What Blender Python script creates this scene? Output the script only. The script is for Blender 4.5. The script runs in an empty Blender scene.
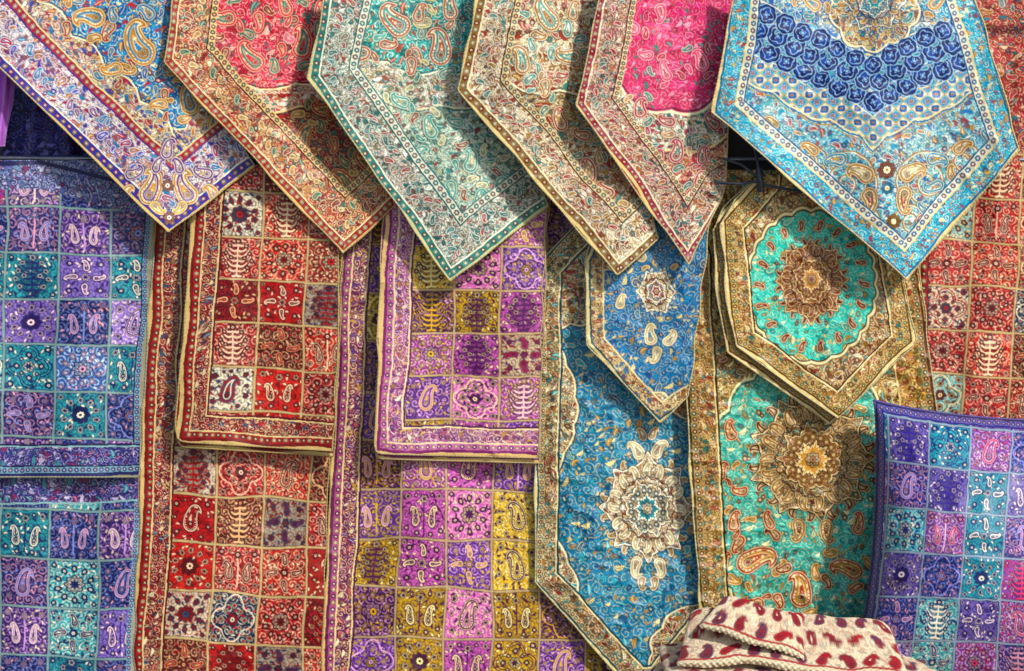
import bpy, numpy as np, math
STEP=0.62
S=350.0; CAMD=6.0; ZC=1.6
PI=math.pi
rng=np.random.RandomState(7); TAB=rng.rand(8,256,256)
def C(h):
    h=h.lstrip('#'); v=np.array([int(h[i:i+2],16)/255 for i in (0,2,4)])
    return np.where(v<=.04045,v/12.92,((v+.055)/1.055)**2.4)
def vn(x,y,s=0):
    xi=np.floor(x).astype(int); yi=np.floor(y).astype(int); fx=x-xi; fy=y-yi
    fx=fx*fx*(3-2*fx); fy=fy*fy*(3-2*fy); T=TAB[s%8]
    a=T[xi&255,yi&255];b=T[(xi+1)&255,yi&255];c=T[xi&255,(yi+1)&255];d=T[(xi+1)&255,(yi+1)&255]
    return (a*(1-fx)+b*fx)*(1-fy)+(c*(1-fx)+d*fx)*fy
def hsh(i,j,s):
    return TAB[s%8][(i*7+13*s+5)&255,(j*11+29*s+3)&255]
def sm(f,aa): return np.clip(.5-f/aa,0,1)
def lay(col,m,c): col+=(c-col)*m[:,None]
def pick(cols,h):
    return np.array(cols)[np.minimum((h*len(cols)).astype(int),len(cols)-1)]
def P(bg,dk,lt,*a): return dict(bg=C(bg),dk=C(dk),lt=C(lt),a=[C(k) for k in a])
# ---------- motifs
def pais(x,y):
    f=np.full(x.shape,9.)
    for k in range(18):
        s=k/17; a=s*2.4
        cx=-.12+.42*(1-math.cos(a)); cy=-.38+1.0*math.sin(a); r=.46*(1-s)**.85+.05
        f=np.minimum(f,np.hypot(x-cx,y-cy)-r)
    return f
def rosette(col,x,y,aa,dk,c1,c2,c3,n=8,m=1.,ph=0.):
    r=np.hypot(x,y); th=np.arctan2(y,x); pt=np.abs(np.cos(n*th/2+ph))
    lay(col,sm(r-(.74+.22*pt),aa)*m*.85,dk)
    lay(col,sm(r-(.60+.22*pt),aa)*m,c1)
    lay(col,sm(np.maximum(.16-pt,r-.8),aa*3)*m*.7,dk)
    lay(col,sm(r-(.36+.1*pt),aa)*m*.9,dk)
    lay(col,sm(r-(.27+.08*pt),aa)*m,c2)
    lay(col,sm(r-.14,aa)*m,c3)
def p_pais(col,x,y,aa,dk,lt,a,b,m=1.):
    f=pais(x,y); th=np.arctan2(y+.38,x+.12); g=-f/aa
    sc=.6*np.cos(th*18)
    def L(lo,c,mm=1.): lay(col,np.clip(g-lo+.5,0,1)*m*mm,c)
    L(-1.2+sc,dk,.7); L(0,lt,.8); L(.9,a); L(2.4,dk,.7); L(3.2,lt,.9)
    L(3.7,a,(np.cos(th*15)>.1)*(g<5.2)); L(5.4,dk,.8); L(6.2,b); L(8.0,lt,.8); L(8.8,dk,.7); L(9.6,a); L(12,lt); L(13,b)
    rosette(col,(x+.12)/.22,(y+.38)/.22,aa/.22,dk,lt,a,dk,6,m)
    lay(col,sm(np.hypot((x-.02)*1.0,y-.25)-.06,aa)*m*(aa<.08),lt)
def cellc(X,Y,s,seed,jit=.12,rot=True,brick=True):
    j=np.floor(Y/s).astype(int); x=X/s+(.5*(j&1) if brick else 0); i=np.floor(x).astype(int)
    lx=(x-i-.5)*2; ly=(Y/s-j-.5)*2
    h1=hsh(i,j,seed);h2=hsh(i,j,seed+1);h3=hsh(i,j,seed+2)
    lx=lx-jit*(h1-.5)*2; ly=ly-jit*(h2-.5)*2
    if rot:
        a=h3*6.283; c=np.cos(a); s_=np.sin(a); lx,ly=c*lx+s_*ly,-s_*lx+c*ly
    return lx,ly,h1,h2,h3
def scroll(col,X,Y,s,c,seed,lw=.09,m=1.,turns=1.5):
    lx,ly,h1,h2,h3=cellc(X,Y,s,seed)
    r=np.hypot(lx,ly); th=np.arctan2(ly,lx)*np.where(h1>.5,1,-1)
    q=(th/6.2832+r*turns)%1.0
    f=np.abs(q-.5)/turns-lw*(.5+.9*np.maximum(0,np.cos(7*th+9*r)))
    f=np.maximum(f,r-1.05)
    lay(col,sm(f,2.2*STEP/s)*m,c)
def leaves(col,X,Y,s,p,seed,prob=.6,m=1.):
    lx,ly,h1,h2,h3=cellc(X,Y,s,seed,.3)
    ly=ly+.4*lx*lx-.12; aa=2.4*STEP/s
    f=np.abs(ly)-.40*np.clip(1-(lx/.98)**2,0,1)*(1+.25*np.cos(lx*16)); f=np.maximum(f,np.abs(lx)-.95)
    on=(h2<prob)*m
    lay(col,sm(f-.12,aa)*on*.8,p['dk']);lay(col,sm(f,aa)*on,pick(p['a']+[p['lt']],h3));lay(col,sm(np.maximum(np.abs(ly)-.07,np.abs(lx)-.7),aa)*on*.7,np.where((h1>.5)[:,None],p['lt'],p['dk']))
def florets(col,X,Y,s,p,seed,prob=.7,rad=.8,m=1.,kind='r'):
    lx,ly,h1,h2,h3=cellc(X,Y,s,seed)
    rad=rad*(.72+.4*h1)
    on=(h2<prob)*m; aa=2.4*STEP/s/rad
    if kind=='r':
        n=np.where(h1<.4,5,np.where(h1<.75,6,8))
        rosette(col,lx/rad,ly/rad*(1+.25*h2),aa,p['dk'],pick(p['a'],h3),pick(p['a']+[p['lt'],p['lt'],p['bg']],(h1*7.7)%1),pick(p['a'],(h3*3.7)%1),n,on)
    else:
        fl=np.where(h1>.5,1,-1)
        p_pais(col,lx/rad*fl,ly/rad,aa,p['dk'],p['lt'],pick(p['a'],h3),pick(p['a']+[p['bg']],(h3*3.7)%1),on)
def warp(X,Y,amp=3,sc=23,seed=1):
    return X+amp*2*(vn(X/sc,Y/sc,seed)-.5),Y+amp*2*(vn(X/sc+7,Y/sc+3,seed+1)-.5)
def dense(X,Y,p,s=14,seed=1,prob=.7,pp=.0,ang=0,vine=1.,small=.5):
    if ang: c,s_=math.cos(ang),math.sin(ang); X,Y=c*X+s_*Y,-s_*X+c*Y
    X,Y=warp(X,Y,3.2,17,seed)
    s=s*.72
    col=np.ones((len(X),3))*p['bg']
    col*=(.85+.3*vn(X/11,Y/11,seed))[:,None]
    lay(col,.35*vine*np.clip((vn(X/26,Y/26,seed+2)-.55)*6,0,1),p['a'][0])
    scroll(col,X+3,Y+5,s*.8,p['a'][-1],seed+3,.13,.85*vine)
    scroll(col,X+1,Y+8,s*.62,p['dk'],seed+7,.09,.5*vine)
    scroll(col,X,Y,s*1.5,p['dk'],seed,.075,.9*vine)
    scroll(col,X+s*.5,Y+s*.4,s*1.1,p['lt'],seed+5,.09,.9*vine)
    leaves(col,X+s*.3,Y+s*.2,s*.66,p,seed+2,.35+small*.6)
    florets(col,X,Y,s,p,seed+1,prob*.75,.74)
    leaves(col,X+s*.1,Y+s*.7,s*1.05,p,seed+6,.36*vine)
    if pp>0: florets(col,X+s,Y+s*.6,s*1.8,p,seed+4,pp,.82,kind='p')
    return col
def stamp(col,X,Y,cx,cy,r,ang,fn,flip=1,**k):
    dx=X-cx; dy=-(Y-cy); idx=np.where((np.abs(dx)<1.5*r)&(np.abs(dy)<1.5*r))[0]
    if len(idx)==0: return
    dx=dx[idx];dy=dy[idx]; a=math.radians(ang); c,s=math.cos(a),math.sin(a)
    x=(c*dx+s*dy)/r*flip; y=(-s*dx+c*dy)/r
    sub=col[idx]; fn(sub,x,y,1.2*STEP/r,**k); col[idx]=sub
def SP(col,X,Y,cx,cy,r,ang,p,flip=1,ia=0,ib=1):
    stamp(col,X,Y,cx,cy,r,ang,p_pais,flip,dk=p['dk'],lt=p['lt'],a=p['a'][ia],b=p['a'][ib])
def SR(col,X,Y,cx,cy,r,p,n=8,ia=0,ib=1):
    stamp(col,X,Y,cx,cy,r,0,rosette,1,dk=p['dk'],c1=p['a'][ia],c2=p['lt'],c3=p['a'][ib],n=n)
def rose(col,x,y,aa,dk,c1,c2):
    r=np.hypot(x,y); th=np.arctan2(y,x)
    e=.09*np.abs(np.sin(3.5*th))
    lay(col,sm(r-(.90+e),aa)*.9,c2)
    lay(col,sm(r-(.83+e),aa),dk)
    lay(col,sm(np.maximum(r-.74,.42-vn(x*3+9,y*3+9,2)),aa),c1)
    q=(r*2.3+.22*np.cos(4*th+5*r)+.4*vn(x*2+4,y*2,3))%1
    lay(col,sm(np.maximum(np.maximum(np.abs(q-.5)/2.3-.04,r-.78),.12-np.abs(np.cos(2.5*th+3*r))),aa)*.95,c2)
    lay(col,sm(r-.09,aa),c2)
def medal(col,X,Y,cx,cy,R,asp,p,n=12,ang=0,seed=1):
    dx=(X-cx);dy=(Y-cy)
    x=dx/R; y=dy/(R*asp)
    idx=np.where(np.hypot(x,y)<1.75)[0]
    if len(idx)==0: return
    x=x[idx];y=y[idx];sub=col[idx]; aa=1.2*STEP/R; Xi=X[idx];Yi=Y[idx]
    r=np.hypot(x,y);th=np.arctan2(y,x); A=p['a'];dk,lt=p['dk'],p['lt']
    m_=n//2
    def star(b,amp,k,ph=0.): return b+amp*(1-np.abs(np.sin(k*th/2+ph)))**1.2+.05*np.abs(np.cos(k*th*1.5+ph))
    g=lambda f,c_,m=1.: lay(sub,sm(f,aa)*m,c_)
    def ring(rad,sz,nn,off,ia,ib,m=1.):
        q=th*nn/6.2832+off;k=np.floor(q).astype(int);t=(q-k-.5)*2*PI*rad/nn
        fl=np.where((k&1)==0,1,-1)
        p_pais(sub,t/sz*fl,(r-rad)/sz,aa/sz,dk,lt,A[ia%len(A)],A[ib%len(A)],m)
    def dots(rad,sz,nn,off,ia):
        q=th*nn/6.2832+off;t=((q%1)-.5)*2*PI*rad/nn
        rosette(sub,t/sz,(r-rad)/sz,aa/sz,dk,A[ia%len(A)],lt,dk,5)
    R0=star(.98,.28,m_)
    ring(1.16,.16,m_*2,0,1,0);dots(1.36,.07,m_,0,0);dots(1.28,.05,m_*2,.5,1)
    g(r-R0-.03,dk); g(r-R0,lt)
    fill=dense(Xi,Yi,dict(bg=A[0],dk=dk,lt=lt,a=[A[1%len(A)],A[2%len(A)],A[-1]]),8.5,seed,.7,0,0,.95,.5)
    mm=sm(r-R0+1.6*aa,aa);sub+= (fill-sub)*mm[:,None]
    ring(.90,.2,m_*2,.5,0,1)
    g(np.abs(r-.73-.03*np.cos(n*th))-.8*aa,dk)
    R1=star(.52,.16,m_,PI/2)
    g(r-R1-.03,dk);g(r-R1,lt);mm=sm(r-R1+1.4*aa,aa)
    fill=dense(Xi+50,Yi,dict(bg=A[1%len(A)],dk=dk,lt=lt,a=[A[0],A[2%len(A)]]),7,seed+1,.6,0,0,.8,.5)
    sub+=(fill-sub)*mm[:,None]
    dots(.44,.08,m_*2,0,2)
    R2=star(.24,.1,m_)
    g(r-R2-.03,dk);g(r-R2,lt);g(r-R2+.05,A[2%len(A)]);rosette(sub,x/.17,y/.17,aa/.17,dk,lt,A[0],dk,8)
    col[idx]=sub
def pd(X,Y,poly):
    D=np.full(X.shape,1e9);T=np.zeros(X.shape);acc=0
    for (x0,y0),(x1,y1) in zip(poly[:-1],poly[1:]):
        dx,dy=x1-x0,y1-y0;L=math.hypot(dx,dy);ux,uy=dx/L,dy/L
        t=(X-x0)*ux+(Y-y0)*uy; tc=np.clip(t,0,L)
        d=np.hypot(X-(x0+ux*tc),Y-(y0+uy*tc))
        m=d<D-1e-6; D=np.where(m,d,D);T=np.where(m,acc+t,T);acc+=L
    return D,T
def border(col,X,Y,poly,bands,seed=1):
    d,t=pd(X,Y,poly);o=0
    for w,kind,p in bands:
        idx=np.where((d>=o)&(d<o+w))[0]
        if len(idx):
            T=t[idx];D=d[idx]-o
            if kind=='flat': sub=np.ones((len(idx),3))*p
            else:
                A=p['a']
                if kind=='small':
                    sub=np.ones((len(idx),3))*p['bg']
                    i=np.floor(T/w).astype(int); h=hsh(i,i*0+3,seed)
                    lx=((T/w)%1-.5)*2;ly=(D/w-.5)*2;aa=2.2*STEP/w
                    rosette(sub,lx/.85,ly/.85,aa,p['dk'],np.where((i&1)[:,None]==0,A[0],A[1%len(A)]),p['lt'],A[-1],6)
                elif kind=='dens': sub=dense(T,D+seed*31,p,max(10,w/2.2),seed,.75)
                else:
                    sub=dense(T,D+seed*17,p,max(10,w/3.6),seed,.6)
                    for (off,cy,sc,ss) in ((0,-.30,.40,0),(.5,.36,.34,3),(.25,.45,.25,5)):
                        per=w*.62; q=T/per+off; i=np.floor(q).astype(int); fl=np.where((i&1)==0,1,-1)
                        lx=(q-i-.5)*per/w*2;ly=(D/w-.5)*2.-cy*fl
                        h=hsh(i,i*0+5+ss,seed);an=(h-.5)*2.2;cc,sn=np.cos(an),np.sin(an)
                        lx,ly=cc*lx+sn*ly,-sn*lx+cc*ly;aa=2.4*STEP/w/sc
                        p_pais(sub,lx/sc,ly*fl/sc,aa,p['dk'],p['lt'],pick(A,h),pick(A+[p['bg']],(h*5.3)%1))
            col[idx]=sub
        o+=w
    return d,o
def checker(X,Y,ox,oy,cw,ch,ang,grid,keys,line,dkl,seed=1,jc=.955):
    a=math.radians(ang);c,s=math.cos(a),math.sin(a)
    x=(c*(X-ox)+s*(Y-oy))/cw;y=(-s*(X-ox)+c*(Y-oy))/ch
    i=np.floor(x).astype(int);j=np.floor(y).astype(int)
    lx=(x-i-.5)*2;ly=-(y-j-.5)*2
    names=list(keys.keys()); gr=np.array([[names.index(k) for k in r] for r in grid])
    ki=gr[j%gr.shape[0],i%gr.shape[1]]
    K=np.array([[C(v) for v in keys[n]] for n in names])
    bg,f1,f2,out=K[ki,0],K[ki,1],K[ki,2],K[ki,3]
    hc=hsh(i,j,seed+5)
    bg=bg*(.85+.3*hc)[:,None]
    sw=(hc>.72)[:,None]; f1,f2=np.where(sw,f2,f1),np.where(sw,f1,f2)
    col=bg*(.88+.24*vn(X/6,Y/6,seed))[:,None]
    px=2/cw; aa=1.05*STEP*px
    for k,(sz,cc,tu,lw,am) in enumerate(((.19,out,1.3,.10,.7),(.21,f1,1.4,.095,.9))):
        lxx,lyy,h1,_,_=cellc(X+3*j+k*4,Y+5*i+k*3,cw*sz,seed+k)
        r=np.hypot(lxx,lyy);th=np.arctan2(lyy,lxx)*np.where(h1>.5,1,-1)
        q=(th/6.2832+r*tu)%1
        lay(col,sm(np.maximum(np.abs(q-.5)/tu-lw*(.6+.8*np.maximum(0,np.cos(5*th))),r-1),.3)*am,cc)
    for so,pr in ((3,.42),(5,.38)):
        lxx,lyy,h1,h2,_=cellc(X+j+so,Y+i+so,cw*.13,seed+so,.3);rr=np.hypot(lxx,lyy*2.2+.8*lxx*lxx-.3)
        lay(col,sm(rr-.85,.4)*(h2<pr)*.7,out);lay(col,sm(rr-.6,.4)*(h2<pr),np.where((h1>.5)[:,None],f2,f1))
    hm=hsh(i*3+1,j*5+2,seed+2)
    mo=np.digitize(hm,[.22,.38,.5,.72,.84])
    fl=np.where((i&1)==0,1,-1)
    def sel(k,fn):
        idx=np.where(mo==k)[0]
        if len(idx)==0:return
        sub=col[idx];fn(sub,lx[idx],ly[idx],idx);col[idx]=sub
    def rs(sb,x,y,z,I,q=0,n=5): rosette(sb,x/z,y/z,aa/z,out[I],(f2 if q else f1)[I],(f1 if q else f2)[I],out[I],n)
    def m0(sb,x,y,I):
        r=np.hypot(x,y);th=np.arctan2(y,x)
        q=th*10/6.2832;t=((q%1)-.5)*2*PI*.64/10
        rosette(sb,t/.13,(r-.64)/.18,aa/.14,out[I],f2[I],f1[I],out[I],5)
        rs(sb,x,y,.42,I,0,8)
        rs(sb,np.abs(x)-.78,np.abs(y)-.78,.13,I,1,4)
    def m1(sb,x,y,I):
        p_pais(sb,x*1.6*fl[I],y*1.45,aa*1.4,out[I],f1[I],f2[I],bg[I])
        for(xx,yy,z)in((.62,.66,.15),(-.66,-.6,.15),(-.66,.55,.17),(.68,-.3,.13),(.4,-.75,.12),(-.72,0,.11),(.7,.15,.11),(0,.8,.1),(-.3,.75,.09)): rs(sb,x*fl[I]-xx,y-yy,z,I)
    def m2(sb,x,y,I):
        ax=np.abs(x); env=.66*np.sqrt(np.clip(1-(y*1.05)**2,0,1))*(.8+.2*np.cos(y*20))
        q=((y-ax*.85+.25*np.sin(ax*5))*4.2)%1
        f=np.maximum(np.abs(q-.5)/4.2-.045,ax-env)
        lay(sb,sm(ax-env-.03,aa)*.5,out[I])
        lay(sb,sm(f,aa),f1[I]); lay(sb,sm(np.maximum(ax-.03,np.abs(y)-.85),aa),f1[I])
        for yy,xx in((.2,.52),(-.15,.62),(.55,.36),(-.45,.45),(.0,.3)): rs(sb,ax-xx,y-yy,.12,I,1)
        rs(sb,x,y-.78,.16,I,1);rs(sb,ax-.78,y-.78,.12,I);rs(sb,ax-.78,y+.78,.12,I)
    def m3(sb,x,y,I):
        r=np.hypot(x,y);th=np.arctan2(y,x);R=.5+.3*np.abs(np.cos(2*th))**1.5
        lay(sb,sm(np.abs(r-R-.1)-.025,aa),f1[I]);lay(sb,sm(np.abs(r-R+.02)-.02,aa),out[I])
        rs(sb,x,y,.28,I,1,6)
        rs(sb,np.abs(x)-.5,y,.15,I,0,4);rs(sb,x,np.abs(y)-.5,.15,I,0,4);rs(sb,np.abs(x)-.3,np.abs(y)-.3,.1,I,0,4)
        rs(sb,np.abs(x)-.74,np.abs(y)-.74,.16,I)
    def m4(sb,x,y,I):
        ax=np.abs(x)
        p_pais(sb,(ax-.4)*2.8,(y+.1)*2.,aa*2.3,out[I],f1[I],f2[I],bg[I])
        lay(sb,sm(np.maximum(ax-.03,np.abs(y)-.8),aa),f1[I])
        rs(sb,x,y-.6,.18,I,1,6);rs(sb,ax-.7,y-.7,.15,I,1);rs(sb,ax-.3,y+.78,.13,I);rs(sb,ax-.75,y+.6,.13,I);rs(sb,ax-.35,y-.75,.1,I)
    def m5(sb,x,y,I):
        r=np.hypot(x,y);th=np.arctan2(y,x)
        q=th*4/6.2832+.5;k=np.floor(q);t=(q-k-.5)*6.2832/4
        lx_=np.sin(t)*r;ly_=np.cos(t)*r
        p_pais(sb,lx_/.27,(ly_-.55)/.32,aa/.3,out[I],f1[I],f2[I],bg[I])
        rs(sb,x,y,.2,I,1,6);rs(sb,np.abs(x)-.6,np.abs(y)-.6,.15,I);rs(sb,np.abs(x)-.82,np.abs(y)-.82,.1,I,1)
    for k,f in enumerate((m0,m1,m2,m3,m4,m5)): sel(k,f)
    e=np.maximum(np.abs(lx),np.abs(ly))
    lay(col,sm(jc-.03-e,aa)*.7,C(dkl)); lay(col,sm(jc-e,aa)*.85,C(line))
    return col
# ---------- materials
def mat(name,attr=True,color=(.5,.5,.5),rough=.8,metal=0,sheen=.15,bump=.25,nscale=420,spec=.3,lo=.8,hi=1.2):
    m=bpy.data.materials.new(name);m.use_nodes=True;nt=m.node_tree;N=nt.nodes;L=nt.links
    b=N['Principled BSDF'];b.inputs['Roughness'].default_value=rough;b.inputs['Metallic'].default_value=metal
    b.inputs['Sheen Weight'].default_value=sheen; b.inputs['Specular IOR Level'].default_value=spec
    tc=N.new('ShaderNodeTexCoord');no=N.new('ShaderNodeTexNoise');no.inputs['Scale'].default_value=nscale;no.inputs['Detail'].default_value=3
    L.new(tc.outputs['Object'],no.inputs['Vector'])
    mr=N.new('ShaderNodeMapRange');mr.inputs[1].default_value=.3;mr.inputs[2].default_value=.7;mr.inputs[3].default_value=lo;mr.inputs[4].default_value=hi
    L.new(no.outputs[0],mr.inputs[0])
    mx=N.new('ShaderNodeVectorMath');mx.operation='SCALE'
    if attr:
        at=N.new('ShaderNodeAttribute');at.attribute_name='Col';L.new(at.outputs['Color'],mx.inputs[0])
    else: mx.inputs[0].default_value=color
    L.new(mr.outputs[0],mx.inputs['Scale']);L.new(mx.outputs[0],b.inputs['Base Color'])
    bp=N.new('ShaderNodeBump');bp.inputs['Strength'].default_value=bump;bp.inputs['Distance'].default_value=.002
    L.new(no.outputs[0],bp.inputs['Height']);L.new(bp.outputs[0],b.inputs['Normal'])
    return m
FAB=mat('woven_brocade',rough=.45,sheen=.0,bump=.10,spec=.32)
WOOL=mat('knitted_wool',rough=.9,sheen=.1,bump=.4,nscale=260,lo=.88,hi=1.12)
def link(ob,parent=None,label=None,cat=None,group=None):
    bpy.context.scene.collection.objects.link(ob)
    if parent: ob.parent=parent
    if label: ob['label']=label
    if cat: ob['category']=cat
    if group: ob['group']=group
    return ob
def grade(col,g=1.2,sat=1.25):
    col=np.clip(col,0,1);l=(col@np.array([.25,.6,.15]))[:,None]
    col=np.clip(l+(col-l)*sat,0.004,1)**g
    return col*(.93+.14*rng.rand(len(col)))[:,None]
def gridmesh(name,V,nr,nc,col,mats,closed=False):
    me=bpy.data.meshes.new(name);n=nr*nc
    me.vertices.add(n);me.vertices.foreach_set('co',V.astype(np.float32).ravel())
    idx=np.arange(n).reshape(nr,nc)
    if closed:
        idx=np.concatenate([idx,idx[:,:1]],1)
    q=np.stack([idx[:-1,:-1],idx[1:,:-1],idx[1:,1:],idx[:-1,1:]],-1).reshape(-1,4)
    nf=len(q);me.loops.add(nf*4);me.loops.foreach_set('vertex_index',q.ravel().astype(np.int32))
    me.polygons.add(nf);me.polygons.foreach_set('loop_start',np.arange(0,nf*4,4,dtype=np.int32))
    me.polygons.foreach_set('loop_total',np.full(nf,4,dtype=np.int32))
    me.update(calc_edges=True)
    me.polygons.foreach_set('use_smooth',np.ones(nf,dtype=bool))
    if col is not None:
        ca=me.color_attributes.new('Col','FLOAT_COLOR','POINT')
        ca.data.foreach_set('color',np.concatenate([np.clip(col,0,1),np.ones((n,1))],1).astype(np.float32).ravel())
    me.materials.append(mats)
    return bpy.data.objects.new(name,me)
def W(px,py,d):
    k=(CAMD-d)/CAMD
    return np.stack([(px-512)/S*k,-d,(335.5-py)/S*k+ZC],-1)
def tube(name,path,rad,m,lump=.25,per=.011,ns=6,col=None):
    seg=np.linalg.norm(np.diff(path,axis=0),axis=1);acc=np.concatenate([[0],np.cumsum(seg)])
    n=max(4,int(acc[-1]/.003));t=np.linspace(0,acc[-1],n)
    p=np.stack([np.interp(t,acc,path[:,k]) for k in range(3)],1)
    tg=np.gradient(p,axis=0);tg/=np.linalg.norm(tg,axis=1)[:,None]+1e-9
    up=np.array([0,-1.,0]);a=np.cross(tg,up);a/=np.linalg.norm(a,axis=1)[:,None]+1e-9;b=np.cross(tg,a)
    th=np.arange(ns)/ns*2*PI
    R=rad*(1+lump*np.sin(2*PI*t/per))
    V=p[:,None,:]+R[:,None,None]*(np.cos(th)[None,:,None]*a[:,None,:]+np.sin(th)[None,:,None]*b[:,None,:])
    return gridmesh(name,V.reshape(-1,3),n,ns,col,m,closed=True)
PIPE={}
def pipemat(h):
    if h not in PIPE: PIPE[h]=mat('piping_cord_'+h,False,tuple(C(h)*.65),.6,0,.0,.2,250)
    return PIPE[h]
def cloth(name,label,cat,left,right,depth,paint,pipe='c8b070',wr=.002,parent=None,group='embroidered textiles hung for sale',step=None,wsc=24,prad=.8,wseed=0,sat=1.25,g=1.2):
    st=step or STEP
    y0=max(left[0][1],right[0][1]);y1=min(left[-1][1],right[-1][1])
    ny=int((y1-y0)/st)+1;ys=np.linspace(y0,y1,ny)
    lx=np.interp(ys,[p[1] for p in left],[p[0] for p in left]);rx=np.interp(ys,[p[1] for p in right],[p[0] for p in right])
    wdt=(rx-lx); f=np.clip(wdt/12,0,1)
    lx=lx+f*1.6*(vn(ys/26,ys*0+wseed,4)-.5)*2; rx=rx+f*1.6*(vn(ys/26,ys*0+wseed+9,5)-.5)*2
    nx=int(np.max(rx-lx)/st)+1;u=np.linspace(0,1,nx)
    X=(lx[:,None]+(rx-lx)[:,None]*u).ravel();Y=np.repeat(ys,nx)
    Xw=X+.5*(vn(X/7,Y/7,1)-.5)*2+2.2*(vn(X/45,Y/45,2)-.5)*2;Yw=Y+.5*(vn(X/7+3,Y/7,3)-.5)*2+2.2*(vn(X/45+3,Y/45,5)-.5)*2
    col=grade(paint(Xw,Yw),g,sat)
    d=depth(X,Y)
    cr=1-np.abs(2*vn(X/wsc,Y/wsc*1.15,wseed)-1)
    cr2=1-np.abs(2*vn(X/wsc*2.3+5,Y/wsc*2.1,wseed+1)-1)
    d=d+2.4*wr*(cr-.5)+wr*1.2*(cr2-.5)+wr*.25*(vn(X/6,Y/6,wseed+2)-.5)
    lum=col@np.array([.3,.5,.2]); d=d+.0003*lum
    V=W(X,Y,d)
    ob=gridmesh(name,V,ny,nx,col,FAB)
    link(ob,parent,label if parent is None else None,cat if parent is None else None,group if parent is None else None)
    if pipe:
        G=V.reshape(ny,nx,3);path=np.concatenate([G[:,0],G[-1,1:-1][::3],G[::-1,-1]],0)
        keep=[0]
        for i in range(1,len(path)):
            if np.linalg.norm(path[i]-path[keep[-1]])>.003: keep.append(i)
        tb=tube('piping',path[keep],prad/S,pipemat(pipe));link(tb,ob)
    return ob
def fold(d0,slope=0,x0=0,amp=.006,wl=90,ph=0,sy=0,y0=0):
    return lambda X,Y: d0+slope*(X-x0)/S+sy*(Y-y0)/S+amp*1.3*np.sin((X+.12*Y)/wl*6.283+ph)+amp*1.6*(vn(X/60,Y/100,6)-.5)*2
def mix(a,b,m): return a+(b-a)*m[:,None]
def lines(col,f,spec):
    for o,w,c in spec: lay(col,sm(np.abs(f-o)-w/2,STEP*1.3),C(c) if isinstance(c,str) else c)
def clump(col,X,Y,pts,p,comp=True):
    na=len(p['a'])
    for k,(x,y,r,a,f) in enumerate(pts):
        if r>12 and comp:
            for j in range(4):
                an=math.radians(a+40+j*80+k*17);rr=r*(.95+.15*(j%2))
                SP(col,X,Y,x+math.cos(an)*rr,y-math.sin(an)*rr,r*.36+1,a+j*97+k*31,p,-f,(j+1)%na,j%na)
            SP(col,X,Y,x,y,r*.84,a,p,f)
        else: SP(col,X,Y,x,y,r,a,p,f)
# =========== top row
def paintA(X,Y):
    pf=P('1a98c4','0c3458','f4ecc4','d8a040','c03838','30b4d0','1a60a8')
    pb=P('ece4d4','44306c','ffffff','b83048','c88830','5044a8','2c90b0','905c70')
    ps=P('3c4098','1c1c58','f4e8cc','d8a848','c04858','6068b8')
    col=dense(X,Y,pf,14,1,.6,.35,ang=.8)
    # ornate scalloped corner panel inside the border
    d,t=pd(X,Y,[(-80,-12),(168,232),(262,160)]);f=72+9*np.abs(np.sin(t/15))-d
    col=mix(col,dense(X,Y,P('dcc898','3c2840','f8f0d8','b83048','2c88b0','c88830','4c50a0'),11,6,.7,.3),1-sm(-(f)+0.0,1.2)*1.0 if False else sm(-f,1.2)*0+sm(d-(72+9*np.abs(np.sin(t/15))),1.2))
    lines(col,d-(72+9*np.abs(np.sin(t/15))),[(0,1.5,'f4ecc4'),(2.2,1.,'0c3458')])
    clump(col,X,Y,((140,42,31,40,1),(88,18,22,70,-1),(190,98,22,20,1),(112,68,15,120,1),(60,-12,17,30,1),(172,66,13,200,1),(158,104,13,80,-1),(215,120,12,0,1)),P('1f93bd','30201c','f4e8c4','c88c2c','2088b4','a83428'))
    border(col,X,Y,[(-80,-12),(168,232),(262,160)],[(1.5,'flat',C('d8c080')),(8,'small',ps),(1.5,'flat',C('f0e8d0')),(36,'pais',pb),(1.5,'flat',C('3d3a80')),(7,'small',P('a83048','501c48','f8ecd0','e0b858','f4e8c4','4060b0')),(1.5,'flat',C('e8d8a8'))],2)
    pg=P('f0e8d0','483060','fff4d8','cc9830','6c4088','e8c468')
    for s in(-1,1):
        SP(col,X,Y,168+s*17,186,21,s*35,pg,s,0,1);SP(col,X,Y,168+s*34,172,12,s*80,pg,s,1,2);SP(col,X,Y,168+s*10,164,10,s*10,pg,-s,1,0);SP(col,X,Y,168+s*11,208,10,s*150,pg,s,2,1);SP(col,X,Y,168+s*42,192,10,s*20,pg,-s,0,1)
    SR(col,X,Y,168,218,7,pg);SR(col,X,Y,168,184,7,pg);SP(col,X,Y,168,148,12,0,pg,1,1,2)
    return col
TOPG='pointed tablecloths hanging in an overlapping row'
cloth('tablecloth','turquoise paisley tablecloth with cream border, hanging by a corner','tablecloth',[(-60,-30),(-50,20),(168,232)],[(200,-30),(200,80),(256,166),(168,232)],fold(.19,-.12,60,.009,150,1),paintA,'e4c888',group=TOPG,wseed=1,g=1.14)
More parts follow.
